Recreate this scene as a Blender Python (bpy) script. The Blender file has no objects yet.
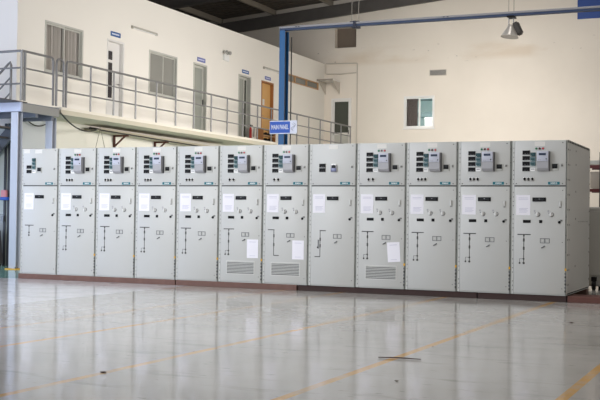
import bpy, bmesh, math, random
from mathutils import Vector, Matrix
random.seed(7)
C = bpy.context.scene.collection
SC = bpy.context.scene

# ------------------------------------------------------------------ materials
def lin(c):
    c /= 255.0
    return c / 12.92 if c <= .04045 else ((c + .055) / 1.055) ** 2.4
def rgb(r, g, b): return (lin(r), lin(g), lin(b), 1)
def mat(name, col, rough=.5, metal=0, bump=0, bscale=200, var=0, vscale=3, spec=.5, emit=None, estr=0):
    m = bpy.data.materials.new(name); m.use_nodes = True
    nt = m.node_tree; b = nt.nodes['Principled BSDF']
    c = rgb(*col)
    b.inputs['Base Color'].default_value = c
    b.inputs['Roughness'].default_value = rough
    b.inputs['Metallic'].default_value = metal
    b.inputs['Specular IOR Level'].default_value = spec
    if emit:
        b.inputs['Emission Color'].default_value = rgb(*emit); b.inputs['Emission Strength'].default_value = estr
    if var or bump:
        tc = nt.nodes.new('ShaderNodeTexCoord')
    if var:
        n = nt.nodes.new('ShaderNodeTexNoise'); n.inputs['Scale'].default_value = vscale; n.inputs['Detail'].default_value = 5
        nt.links.new(tc.outputs['Object'], n.inputs['Vector'])
        r = nt.nodes.new('ShaderNodeMapRange'); r.inputs['To Min'].default_value = 1 - var; r.inputs['To Max'].default_value = 1 + var
        nt.links.new(n.outputs['Fac'], r.inputs['Value'])
        x = nt.nodes.new('ShaderNodeVectorMath'); x.operation = 'SCALE'; x.inputs[0].default_value = c[:3]
        nt.links.new(r.outputs[0], x.inputs['Scale']); nt.links.new(x.outputs[0], b.inputs['Base Color'])
    if bump:
        n2 = nt.nodes.new('ShaderNodeTexNoise'); n2.inputs['Scale'].default_value = bscale
        nt.links.new(tc.outputs['Object'], n2.inputs['Vector'])
        bp = nt.nodes.new('ShaderNodeBump'); bp.inputs['Strength'].default_value = bump; bp.inputs['Distance'].default_value = .01
        nt.links.new(n2.outputs['Fac'], bp.inputs['Height']); nt.links.new(bp.outputs[0], b.inputs['Normal'])
    return m

M = {}
M['cab'] = mat('cabinet_paint', (188, 189, 186), .42, var=.012, vscale=2)
M['cab_edge'] = mat('cabinet_edge_paint', (176, 177, 173), .45)
M['cab_l'] = mat('cabinet_post_paint', (204, 204, 200), .45)
M['gap'] = mat('dark_gap', (70, 72, 70), .7)
M['joint'] = mat('joint_grey', (120, 123, 118), .7)
M['joint_l'] = mat('joint_light_grey', (152, 155, 149), .6)
M['knob'] = mat('knob_grey', (204, 204, 202), .45)
M['hole'] = mat('punched_hole', (92, 92, 90), .7)
M['black'] = mat('black_plastic', (10, 10, 12), .6, spec=.2)
M['dark'] = mat('dark_plastic', (36, 38, 40), .6, spec=.2)
M['label'] = mat('pale_label', (214, 212, 206), .6)
M['relay_grey'] = mat('relay_housing', (158, 158, 162), .45)
M['relay_face'] = mat('relay_face', (180, 183, 196), .45)
M['relay_side'] = mat('relay_back', (98, 100, 104), .55)
M['lcd'] = mat('lcd', (50, 60, 80), .5, spec=.2)
M['teal'] = mat('teal_relay', (48, 76, 80), .6, spec=.2)
M['teal_l'] = mat('teal_relay_light', (96, 120, 124), .6, spec=.2)
M['brand'] = mat('brand_teal', (48, 112, 124), .6, spec=.2)
M['brand_rim'] = mat('brand_rim', (206, 210, 208), .5)
M['white'] = mat('white_plastic', (236, 236, 234), .4)
M['paper'] = mat('paper', (230, 229, 236), .8)
M['ink'] = mat('faint_print', (186, 186, 204), .8)
M['ink_d'] = mat('print', (150, 150, 160), .8)
M['green_l'] = mat('lamp_green', (30, 110, 70), .3)
M['red_l'] = mat('lamp_red', (175, 40, 50), .3)
M['dark_l'] = mat('lamp_dark', (70, 30, 36), .3)
M['chrome'] = mat('chrome', (190, 190, 190), .25, 1)
M['steel'] = mat('screw_steel', (110, 110, 108), .35, .8)
M['mimic'] = mat('mimic_black', (58, 58, 56), .5)
M['vent'] = mat('vent_grey', (196, 197, 194), .5)
M['vent_s'] = mat('vent_back', (150, 151, 148), .6)
M['vent_d'] = mat('vent_slot', (60, 62, 60), .7)
M['yellow'] = mat('sticker_yellow', (222, 170, 40), .5)
M['bluemeter'] = mat('meter_blue', (110, 116, 150), .3)
M['wall'] = mat('wall_cream', (238, 234, 225), .85, bump=.05, bscale=60, var=.015, vscale=1)
M['wall_low'] = mat('wall_low_cream', (234, 230, 218), .85, bump=.05, bscale=60, var=.02, vscale=1)
M['wall_white'] = mat('wall_white', (242, 237, 230), .8, bump=.04, bscale=60)
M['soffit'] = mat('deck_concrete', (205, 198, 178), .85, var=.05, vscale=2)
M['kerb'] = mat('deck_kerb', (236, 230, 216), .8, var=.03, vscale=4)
M['roof'] = mat('roof_sheet', (90, 84, 76), .75, var=.12, vscale=.6)
M['purlin'] = mat('roof_steel', (150, 142, 130), .6, var=.1, vscale=1)
M['rafter'] = mat('rafter_steel', (86, 82, 78), .6, var=.35, vscale=2.5)
M['rail'] = mat('rail_steel', (134, 133, 132), .42, .3)
M['colm'] = mat('column_paint', (186, 189, 198), .35)
M['beam_w'] = mat('deck_beam_paint', (190, 196, 216), .35)
M['beam_g'] = mat('deck_beam_grey', (150, 149, 145), .5)
M['beam_s'] = mat('joist_grey', (118, 122, 132), .5)
M['stringer'] = mat('stair_stringer_grey', (84, 88, 94), .5)
M['plate'] = mat('landing_plate', (88, 82, 78), .5, .3)
M['blue'] = mat('gantry_blue', (30, 94, 146), .45)
M['beamblue'] = mat('beam_blue_grey', (48, 66, 98), .55)
M['navy'] = mat('gantry_inner_shade', (16, 24, 48), .5)  # shade in the post's web put into the blue; hanger clamp shares it
M['lip_lit'] = mat('beam_lip_lit', (146, 145, 147), .45, .1)  # lit upper lip of the beam put into the colour as pale grey
M['signblue'] = mat('sign_blue', (20, 84, 186), .4)
M['signwhite'] = mat('sign_white', (228, 232, 246), .4)
M['dsign'] = mat('door_sign_blue', (36, 88, 150), .4)
M['dsign2'] = mat('door_sign_violet', (104, 112, 176), .4)
M['alu'] = mat('aluminium_frame', (192, 192, 184), .45, .1)
M['frame_w'] = mat('white_frame', (226, 224, 220), .45)
M['curtain'] = mat('curtain_grey', (184, 181, 174), .9)
M['pane_g'] = mat('grey_glass', (136, 136, 130), .15, var=.1, vscale=1.2)
M['pane_gg'] = mat('grey_green_glass', (150, 154, 146), .2, var=.06, vscale=1)
M['pane_d'] = mat('dark_glass', (68, 72, 64), .1)
M['slot'] = mat('door_dark_glass', (46, 42, 48), .15)
M['wood_d'] = mat('orange_door_wood', (206, 160, 96), .5, var=.08, vscale=6)
M['wood_f'] = mat('door_frame_wood', (160, 106, 58), .5)
M['strip_f'] = mat('strip_frame_wood', (186, 146, 104), .55)
M['skid_a'] = mat('skid_red_brown', (108, 80, 72), .8, bump=.3, bscale=30, var=.28, vscale=9)
M['skid_b'] = mat('skid_brown', (86, 66, 56), .8, bump=.3, bscale=30, var=.28, vscale=9)
M['skid_c'] = mat('skid_dark_shaded', (58, 40, 37), .8, bump=.3, bscale=30, var=.25, vscale=9)  # dark timber; shade below the cubicles is also put into its colour
M['skid_r'] = mat('skid_reddish', (96, 60, 52), .8, bump=.3, bscale=30, var=.2, vscale=9)
M['cable'] = mat('cable_dark', (52, 48, 44), .6)
M['string'] = mat('string', (150, 142, 126), .8)
M['bracket'] = mat('bracket_brown', (92, 48, 36), .6)
M['tray'] = mat('tray_beige', (176, 168, 146), .6)
M['maroon'] = mat('rack_maroon', (92, 34, 36), .5)
M['rack_d'] = mat('rack_post_dark', (52, 46, 48), .5)
M['box_p'] = mat('pale_carton', (186, 176, 164), .8)
M['cab2'] = mat('spare_cabinet_grey', (152, 150, 144), .45)
M['red'] = mat('red_paint', (200, 50, 48), .4)
M['pink'] = mat('pink_red', (214, 140, 150), .5)
M['lampshade'] = mat('lamp_shade_metal', (196, 190, 182), .35, .4)
M['lampback'] = mat('lamp_ballast', (64, 58, 52), .6)
M['batten'] = mat('batten_grey', (186, 182, 172), .5)
M['debris'] = mat('stick_dark', (84, 66, 58), .8)
M['crumb'] = mat('crumb_grey', (128, 120, 112), .8)
M['bluebd'] = mat('blue_board', (24, 66, 140), .5)
M['ventwall'] = mat('wall_vent_grey', (196, 188, 176), .6)
M['recess'] = mat('recess_brown', (120, 108, 96), .9, var=.1)
M['panel_w'] = mat('pale_grey_panel', (204, 207, 208), .6)
M['darkdoor'] = mat('dark_frame', (52, 54, 60), .5)
M['panel_lg'] = mat('light_panel', (180, 186, 184), .6)
M['bag'] = mat('dark_bag', (34, 32, 36), .7)
M['curtain_d'] = mat('curtain_brown', (64, 52, 48), .9)
M['room_teal'] = mat('room_teal', (162, 186, 188), .8)
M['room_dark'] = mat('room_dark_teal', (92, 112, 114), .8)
M['lens'] = mat('emergency_lens', (150, 148, 142), .3)

def glass(name, tint, refl=.12):
    m = bpy.data.materials.new(name); m.use_nodes = True; nt = m.node_tree; nt.nodes.clear()
    o = nt.nodes.new('ShaderNodeOutputMaterial'); mx = nt.nodes.new('ShaderNodeMixShader')
    t = nt.nodes.new('ShaderNodeBsdfTransparent'); g = nt.nodes.new('ShaderNodeBsdfGlossy')
    t.inputs[0].default_value = rgb(*tint); g.inputs['Roughness'].default_value = .03
    mx.inputs[0].default_value = refl
    nt.links.new(t.outputs[0], mx.inputs[1]); nt.links.new(g.outputs[0], mx.inputs[2]); nt.links.new(mx.outputs[0], o.inputs[0])
    return m
M['glass'] = glass('clear_pane', (253, 252, 252), .04)

def floor_material():
    m = bpy.data.materials.new('epoxy_floor'); m.use_nodes = True; nt = m.node_tree
    b = nt.nodes['Principled BSDF']; N = nt.nodes.new; L = nt.links.new
    tc = N('ShaderNodeTexCoord'); sp = N('ShaderNodeSeparateXYZ'); L(tc.outputs['Object'], sp.inputs[0])
    def math_(op, a, bb=None, cl=False):
        n = N('ShaderNodeMath'); n.operation = op; n.use_clamp = cl
        for i, v in enumerate((a, bb)):
            if v is None: continue
            if isinstance(v, (int, float)): n.inputs[i].default_value = v
            else: L(v, n.inputs[i])
        return n.outputs[0]
    def noise(scale, detail=4, stretch=None, rough=.5):
        n = N('ShaderNodeTexNoise'); n.inputs['Scale'].default_value = scale; n.inputs['Detail'].default_value = detail
        n.inputs['Roughness'].default_value = rough
        if stretch:
            mp = N('ShaderNodeMapping'); mp.inputs['Scale'].default_value = stretch
            L(tc.outputs['Object'], mp.inputs[0]); L(mp.outputs[0], n.inputs['Vector'])
        else: L(tc.outputs['Object'], n.inputs['Vector'])
        return n.outputs['Fac']
    def mixc(f, a, c):
        n = N('ShaderNodeMix'); n.data_type = 'RGBA'
        L(f, n.inputs[0])
        for i, v in ((6, a), (7, c)):
            if isinstance(v, tuple): n.inputs[i].default_value = v
            else: L(v, n.inputs[i])
        return n.outputs[2]
    X, Y = sp.outputs[0], sp.outputs[1]
    n1 = noise(.55, 6)
    r1 = N('ShaderNodeMapRange'); L(n1, r1.inputs[0]); r1.inputs[1].default_value = .35; r1.inputs[2].default_value = .65
    col = mixc(r1.outputs[0], rgb(176, 173, 167), rgb(192, 189, 184))
    # lighter coated bay
    zone = math_('LESS_THAN', X, 3.44)
    col = mixc(math_('MULTIPLY', zone, .75), col, rgb(222, 222, 226))
    # scuffs and tyre marks
    sc = noise(1.0, 6, (.9, 3.2, 1), .65)
    rs = N('ShaderNodeMapRange'); L(sc, rs.inputs[0]); rs.inputs[1].default_value = .57; rs.inputs[2].default_value = .68
    col = mixc(math_('MULTIPLY', rs.outputs[0], .34), col, rgb(104, 102, 98))
    sp2 = noise(7, 3, (1, 2.2, 1))
    rp = N('ShaderNodeMapRange'); L(sp2, rp.inputs[0]); rp.inputs[1].default_value = .66; rp.inputs[2].default_value = .72
    col = mixc(math_('MULTIPLY', rp.outputs[0], .35), col, rgb(80, 78, 76))
    # painted lines
    wear = noise(3.0, 5)
    rw = N('ShaderNodeMapRange'); L(wear, rw.inputs[0]); rw.inputs[1].default_value = .3; rw.inputs[2].default_value = .55
    rw.inputs[3].default_value = .25; rw.inputs[4].default_value = .8
    for x0, a in ((5.2, .75), (6.18, .9), (7.83, 1.05), (9.43, 1.2), (11.035, 1.3)):
        d = math_('ABSOLUTE', math_('SUBTRACT', X, x0))
        f = math_('LESS_THAN', d, .037)
        f = math_('MULTIPLY', f, math_('MULTIPLY', rw.outputs[0], a), True)
        col = mixc(f, col, rgb(216, 164, 78))
    # green coated area under the balcony
    g = math_('MULTIPLY', math_('LESS_THAN', X, -.03), math_('GREATER_THAN', Y, -.08))
    col = mixc(g, col, rgb(132, 182, 174))
    L(col, b.inputs['Base Color'])
    rr = N('ShaderNodeMapRange'); L(noise(2.2, 5), rr.inputs[0])
    rr.inputs[1].default_value = .3; rr.inputs[2].default_value = .7; rr.inputs[3].default_value = .08; rr.inputs[4].default_value = .15
    L(rr.outputs[0], b.inputs['Roughness'])
    b.inputs['Specular IOR Level'].default_value = .5
    bp = N('ShaderNodeBump'); bp.inputs['Strength'].default_value = .012; bp.inputs['Distance'].default_value = .02
    L(noise(5, 3), bp.inputs['Height']); L(bp.outputs[0], b.inputs['Normal'])
    return m
M['floor'] = floor_material()

def backwall_material():
    m = bpy.data.materials.new('back_wall_plaster'); m.use_nodes = True; nt = m.node_tree
    b = nt.nodes['Principled BSDF']; N = nt.nodes.new; L = nt.links.new
    b.inputs['Roughness'].default_value = .88
    tc = N('ShaderNodeTexCoord'); sp = N('ShaderNodeSeparateXYZ'); L(tc.outputs['Object'], sp.inputs[0])
    def noise(s, d, st=(1, 1, 1)):
        mp = N('ShaderNodeMapping'); mp.inputs['Scale'].default_value = st
        n = N('ShaderNodeTexNoise'); n.inputs['Scale'].default_value = s; n.inputs['Detail'].default_value = d
        L(tc.outputs['Object'], mp.inputs[0]); L(mp.outputs[0], n.inputs['Vector']); return n.outputs['Fac']
    def rng(v, a, c, lo=0, hi=1):
        r = N('ShaderNodeMapRange'); L(v, r.inputs[0])
        for i, q in enumerate((a, c, lo, hi)): r.inputs[i + 1].default_value = q
        return r.outputs[0]
    def mul(a, c):
        n = N('ShaderNodeMath'); n.operation = 'MULTIPLY'; L(a, n.inputs[0])
        if isinstance(c, float): n.inputs[1].default_value = c
        else: L(c, n.inputs[1])
        return n.outputs[0]
    def mixc(f, a, c):
        n = N('ShaderNodeMix'); n.data_type = 'RGBA'; L(f, n.inputs[0])
        for i, v in ((6, a), (7, c)):
            if isinstance(v, tuple): n.inputs[i].default_value = v
            else: L(v, n.inputs[i])
        return n.outputs[2]
    col = mixc(rng(noise(.5, 4), .35, .65), rgb(224, 215, 202), rgb(231, 222, 209))
    Z = sp.outputs[2]
    band = mul(rng(Z, 6.75, 6.95), rng(Z, 7.5, 7.25))
    bl = mul(band, rng(noise(.8, 5, (.5, 1, 1.6)), .46, .62))
    col = mixc(mul(bl, .35), col, rgb(196, 170, 136))
    spk = mul(band, rng(noise(4.5, 4, (.8, 1, 1.6)), .68, .72))
    col = mixc(mul(spk, .8), col, rgb(96, 84, 74))
    L(col, b.inputs['Base Color'])
    return m
M['bwall'] = backwall_material()

# ------------------------------------------------------------------ mesh builder
class MB:
    def __init__(s): s.v = []; s.f = []; s.m = []; s.mats = []; s.sm = []
    def mi(s, m):
        if m not in s.mats: s.mats.append(m)
        return s.mats.index(m)
    def add(s, vs, fs, m, smooth=False):
        o = len(s.v); s.v += [tuple(v) for v in vs]; i = s.mi(m)
        for f in fs: s.f.append([a + o for a in f]); s.m.append(i); s.sm.append(smooth)
        return s
    def bm(s, b, m, smooth=False):
        b.verts.ensure_lookup_table(); b.verts.index_update()
        s.add([v.co for v in b.verts], [[v.index for v in f.verts] for f in b.faces], m, smooth); b.free(); return s
    def box(s, x0, x1, y0, y1, z0, z1, m, bev=0):
        if bev:
            b = bmesh.new()
            bmesh.ops.create_cube(b, size=1)
            for v in b.verts: v.co = ((x0 + x1) / 2 + v.co.x * (x1 - x0), (y0 + y1) / 2 + v.co.y * (y1 - y0), (z0 + z1) / 2 + v.co.z * (z1 - z0))
            bmesh.ops.bevel(b, geom=list(b.edges), offset=bev, segments=2, affect='EDGES', profile=.5)
            return s.bm(b, m)
        vs = [(x, y, z) for x in (x0, x1) for y in (y0, y1) for z in (z0, z1)]
        return s.add(vs, [(0, 1, 3, 2), (4, 6, 7, 5), (0, 4, 5, 1), (2, 3, 7, 6), (0, 2, 6, 4), (1, 5, 7, 3)], m)
    def prism(s, pts, axis, a, b_, m):
        # pts: 2-D outline; axis 'x','y','z' extrusion
        def P(p, t):
            return {'x': (t, p[0], p[1]), 'y': (p[0], t, p[1]), 'z': (p[0], p[1], t)}[axis]
        n = len(pts); vs = [P(p, a) for p in pts] + [P(p, b_) for p in pts]
        fs = [list(range(n))[::-1], list(range(n, 2 * n))] + [(i, (i + 1) % n, n + (i + 1) % n, n + i) for i in range(n)]
        b = bmesh.new(); bv = [b.verts.new(v) for v in vs]
        for f in fs: b.faces.new([bv[i] for i in f])
        bmesh.ops.recalc_face_normals(b, faces=b.faces)
        return s.bm(b, m)
    def tube(s, pts, r, m, n=10, cap=True):
        pts = [Vector(p) for p in pts]; vs = []; fs = []
        up = None
        for i, p in enumerate(pts):
            d = (pts[min(i + 1, len(pts) - 1)] - pts[max(i - 1, 0)]).normalized()
            if up is None:
                up = d.orthogonal().normalized()
            up = (up - d * up.dot(d)).normalized(); sd = d.cross(up)
            rr = r[i] if isinstance(r, (list, tuple)) else r
            for k in range(n):
                a = 2 * math.pi * k / n; vs.append(p + (up * math.cos(a) + sd * math.sin(a)) * rr)
        for i in range(len(pts) - 1):
            for k in range(n):
                a = i * n + k; b_ = i * n + (k + 1) % n; fs.append((a, b_, b_ + n, a + n))
        if cap: fs += [tuple(range(n))[::-1], tuple(range((len(pts) - 1) * n, len(pts) * n))]
        return s.add(vs, fs, m, True)
    def cyl(s, p0, p1, r, m, n=16): return s.tube([p0, p1], r, m, n)
    def build(s, name, parent=None):
        me = bpy.data.meshes.new(name); me.from_pydata(s.v, [], s.f)
        for m in s.mats: me.materials.append(M[m])
        for p, i, sm in zip(me.polygons, s.m, s.sm): p.material_index = i; p.use_smooth = sm
        if any(s.sm): me.set_sharp_from_angle(angle=math.radians(40))
        me.update()
        return link(name, me, parent)
def link(name, me, parent=None, loc=None):
    o = bpy.data.objects.new(name, me); C.objects.link(o)
    if parent: o.parent = parent
    if loc: o.location = loc
    return o
def empty(name, loc, rz=0):
    o = bpy.data.objects.new(name, None); C.objects.link(o); o.location = loc; o.rotation_euler = (0, 0, rz); o.empty_display_size = .1
    return o
def tag(o, label, cat, group=None):
    o['label'] = label; o['category'] = cat
    if group: o['group'] = group
    return o
def struct(o): o['kind'] = 'structure'; return o

def text_into(mb, txt, size, m, fn, sx=1.0):
    """lettering as a thin raised mesh; fn maps flat (x, y, h) to local xyz"""
    cu = bpy.data.curves.new('lettering', 'FONT'); cu.body = txt; cu.size = size; cu.align_x = 'CENTER'; cu.align_y = 'CENTER'
    cu.extrude = .0015; cu.offset = size * .018
    o = bpy.data.objects.new('lettering', cu); C.objects.link(o)
    bpy.context.view_layer.update()
    me = bpy.data.meshes.new_from_object(o.evaluated_get(bpy.context.evaluated_depsgraph_get()))
    mb.add([fn(v.co.x * sx, v.co.y, v.co.z) for v in me.vertices], [list(p.vertices) for p in me.polygons], m)
    bpy.data.objects.remove(o); bpy.data.curves.remove(cu); bpy.data.meshes.remove(me)
    return mb

def wall_holes(name, axis, a0, a1, z0, z1, t0, t1, holes, m):
    """wall slab with rectangular openings; axis 'x' (runs along x, thickness in y) or 'y'"""
    us = sorted({a0, a1, *[h[0] for h in holes], *[h[1] for h in holes]}); zs = sorted({z0, z1, *[h[2] for h in holes], *[h[3] for h in holes]})
    nu, nz = len(us) - 1, len(zs) - 1
    solid = [[not any(h[0] <= (us[i] + us[i + 1]) / 2 <= h[1] and h[2] <= (zs[j] + zs[j + 1]) / 2 <= h[3] for h in holes) for j in range(nz)] for i in range(nu)]
    S = lambda i, j: 0 <= i < nu and 0 <= j < nz and solid[i][j]
    P = (lambda u, t, z: (u, t, z)) if axis == 'x' else (lambda u, t, z: (t, u, z))
    b = bmesh.new()
    def q(*ps): b.faces.new([b.verts.new(p) for p in ps])
    for i in range(nu):
        for j in range(nz):
            if not S(i, j): continue
            u0, u1, w0, w1 = us[i], us[i + 1], zs[j], zs[j + 1]
            for t in (t0, t1): q(P(u0, t, w0), P(u1, t, w0), P(u1, t, w1), P(u0, t, w1))
            if not S(i - 1, j): q(P(u0, t0, w0), P(u0, t1, w0), P(u0, t1, w1), P(u0, t0, w1))
            if not S(i + 1, j): q(P(u1, t0, w0), P(u1, t1, w0), P(u1, t1, w1), P(u1, t0, w1))
            if not S(i, j - 1): q(P(u0, t0, w0), P(u1, t0, w0), P(u1, t1, w0), P(u0, t1, w0))
            if not S(i, j + 1): q(P(u0, t0, w1), P(u1, t0, w1), P(u1, t1, w1), P(u0, t1, w1))
    bmesh.ops.remove_doubles(b, verts=b.verts, dist=1e-5); bmesh.ops.recalc_face_normals(b, faces=b.faces)
    return struct(MB().bm(b, m).build(name))

def part(name, parent, *boxes, **k):
    mb = MB()
    for b in boxes: mb.box(*b, **k)
    return mb.build(name, parent)

# ------------------------------------------------------------------ setting constants
XW, XR, YB, YF = -3.05, -1.95, 21.3, 3.6
DECK = 3.5
struct(MB().box(-14, 24, -24, 21.6, -.2, 0, 'floor').build('floor'))

# back wall with window and high opening
BW = (.07, 1.21, 4.42, 5.59)
wall_holes('wall_back', 'x', -14, 24, 0, 11.2, YB, YB + .25, [BW, (-2.66, -1.81, 7.48, 8.24), (-2.76, -1.97, DECK, 5.6)], 'bwall')
struct(MB().box(-2.75, -1.72, YB + .25, YB + .3, 7.4, 8.3, 'recess').build('trim_1'))
# mezzanine long wall
D1, D2, D3, D4 = (7.07, 7.84), (11.45, 12.25), (14.29, 15.16), (15.93, 16.85)
W1, W2 = (4.57, 6.05, 4.42, 5.62), (9.05, 10.52, 4.42, 5.61)
ST = (17.56, 20.70, 5.86, 6.13)
wall_holes('wall_left', 'y', YF, YB, DECK - .02, 6.91, XW - .2, XW, [(D1[0], D1[1], DECK - .02, 5.6), (D2[0], D2[1], DECK - .02, 5.61), (D3[0], D3[1], DECK - .02, 5.64), (D4[0], D4[1], DECK - .02, 5.64), W1, W2, ST], 'wall')
struct(MB().box(XW - .2, XW, YF, YB, 0, DECK - .02, 'wall_low').build('wall_left_lower'))
struct(MB().box(-14, XW - .2, YF, YF + .2, DECK - .02, 8.8, 'wall_white').box(-14, XW + .004, YF - .012, YF - .001, DECK - .02, 8.8, 'wall_white').build('wall_front'))
struct(MB().box(-14, XW - .2, YF, YF + .2, 0, DECK - .02, 'wall_white').build('wall_front_lower'))
struct(MB().box(-14, XW - .2, YF + .2, YB, 6.8, 6.88, 'wall').build('ceiling_mezzanine'))
struct(MB().box(XW - 1.5, XW - 1.4, YF + .2, YB, DECK, 6.9, 'recess').build('wall_offices_inner'))

# deck: slab + kerb along the long side, steel bay at the corner
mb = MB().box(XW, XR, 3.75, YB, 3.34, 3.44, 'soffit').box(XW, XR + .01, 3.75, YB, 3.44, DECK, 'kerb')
struct(mb.build('floor_mezzanine'))
mb = MB().box(XW, XR - .05, 2.42, 3.75, 3.36, DECK - .03, 'beam_s').box(-14, XW, 2.42, YF, 3.36, DECK - .03, 'beam_s')
struct(mb.build('floor_landing'))
struct(part('trim_2', None, (-14, XR + .02, 2.36, 2.42, 3.27, 3.46, 'beam_w')))
struct(part('trim_3', None, (XR - .04, XR + .02, 2.42, 3.66, 3.27, 3.44, 'beam_g')))
struct(part('trim_4', None, (XW, XR - .06, 2.95, 3.03, 3.2, 3.36, 'beam_s'), (XW, XR - .06, 3.5, 3.58, 3.18, 3.36, 'beam_s')))
struct(part('trim_panel', None, (XW + .001, XW + .02, 3.66, 4.76, .02, 3.32, 'panel_w')))
struct(part('trim_5', None, (-4.2, XR + .03, 1.74, 2.56, 3.463, 3.478, 'plate')))

# ------------------------------------------------------------------ roof
RS = .084
def zr(x): return 9.28 + RS * x
mb = MB()
xa, xb = -14, 24
# corrugated sheet, ribs along the slope
vs = []; fs = []; n = 0
ys = []
y = -22.0
while y < 21.6:
    for dy, h in ((0, 0), (.16, 0), (.2, .04), (.26, .04), (.3, 0)): ys.append((y + dy, h))
    y += .33
for (yy, h) in ys: vs += [(xa, yy, zr(xa) + .2 + h), (xb, yy, zr(xb) + .2 + h)]
fs = [(2 * i, 2 * i + 1, 2 * i + 3, 2 * i + 2) for i in range(len(ys) - 1)]
mb.add(vs, fs, 'roof')
struct(mb.build('ceiling'))
k = 6
for px_ in [-12.0, -9.7, -7.4, -5.1, -2.75, -.45, 1.85, 4.15, 6.45, 8.75, 11.05, 13.35, 15.65, 17.95, 20.25, 22.55]:
    mb = MB(); z = zr(px_)
    mb.box(px_ - .035, px_ + .035, -22, 21.25, z, z + .19, 'purlin'); mb.box(px_ - .035, px_ + .06, -22, 21.25, z - .012, z, 'purlin')
    struct(mb.build('trim_%d' % k)); k += 1
for ry in [21.12, 16.2, 11.0, 5.8, .6, -4.6, -9.8, -15.0, -20.2]:
    mb = MB(); w = .06 if ry > 21 else .09
    mb.prism([(xa, zr(xa) - .45), (xb, zr(xb) - .45), (xb, zr(xb) - .42), (xa, zr(xa) - .42)], 'y', ry - w, ry + w, 'rafter')
    mb.prism([(xa, zr(xa) - .42), (xb, zr(xb) - .42), (xb, zr(xb) - .02), (xa, zr(xa) - .02)], 'y', ry - .02, ry + .02, 'rafter')
    mb.prism([(xa, zr(xa) - .03), (xb, zr(xb) - .03), (xb, zr(xb) - .012), (xa, zr(xa) - .012)], 'y', ry - w, ry + w, 'rafter')
    struct(mb.build('trim_%d' % k)); k += 1

# ------------------------------------------------------------------ windows and doors of the long wall (face +X)
def rect_frame(mb, axis, a0, a1, z0, z1, t0, t1, w, m, bottom=True):
    B = (lambda u0, u1, c0, c1: mb.box(u0, u1, t0, t1, c0, c1, m)) if axis == 'x' else (lambda u0, u1, c0, c1: mb.box(t0, t1, u0, u1, c0, c1, m))
    B(a0, a0 + w, z0, z1); B(a1 - w, a1, z0, z1); B(a0 + w, a1 - w, z1 - w, z1)
    if bottom: B(a0 + w, a1 - w, z0, z0 + w)
    return mb
def window_long(n, W, pane, curtain=False):
    mb = MB(); rect_frame(mb, 'y', W[0], W[1], W[2], W[3], XW - .07, XW + .015, .045, 'alu')
    mb.box(XW - .01, XW + .05, W[0] - .03, W[1] + .03, W[2] - .04, W[2], 'frame_w')
    f = struct(mb.build('window_%d' % n)); mid = (W[0] + W[1]) / 2 + .02
    for i, (a, c, xo) in enumerate(((W[0] + .045, mid + .02, -.02), (mid - .02, W[1] - .045, -.05))):
        s = rect_frame(MB(), 'y', a, c, W[2] + .045, W[3] - .045, XW + xo - .02, XW + xo, .035, 'alu').build('sash', f)
        MB().box(XW + xo - .014, XW + xo - .008, a + .03, c - .03, W[2] + .075, W[3] - .075, pane).build('pane', s)
    if curtain:
        for i, (a, c) in enumerate(((W[0] + .02, mid - .01), (mid + .01, W[1] - .02))):
            mb = MB(); N = 60; vs = []; 
            for j in range(N + 1):
                u = a + (c - a) * j / N; x = XW - .105 + .014 * math.sin(j * .9 + i) + .008 * math.sin(j * 2.3)
                vs += [(x, u, W[2] - .05), (x, u, W[3])]
            vs += [(v[0] - .006, v[1], v[2]) for v in vs]
            h = 2 * (N + 1)
            fs = [(2 * j, 2 * j + 2, 2 * j + 3, 2 * j + 1) for j in range(N)] + [(h + 2 * j, h + 2 * j + 1, h + 2 * j + 3, h + 2 * j + 2) for j in range(N)]
            o = mb.add(vs, fs, 'curtain', True).build('curtain')
            tag(o, ['grey curtain behind the left pane of the upstairs window nearest the stairs', 'grey curtain behind the right pane of the upstairs window nearest the stairs'][i], 'curtain', 'curtains of the first upstairs window')
    return f
window_long(1, W1, 'glass', True)
window_long(2, W2, 'pane_g')

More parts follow.
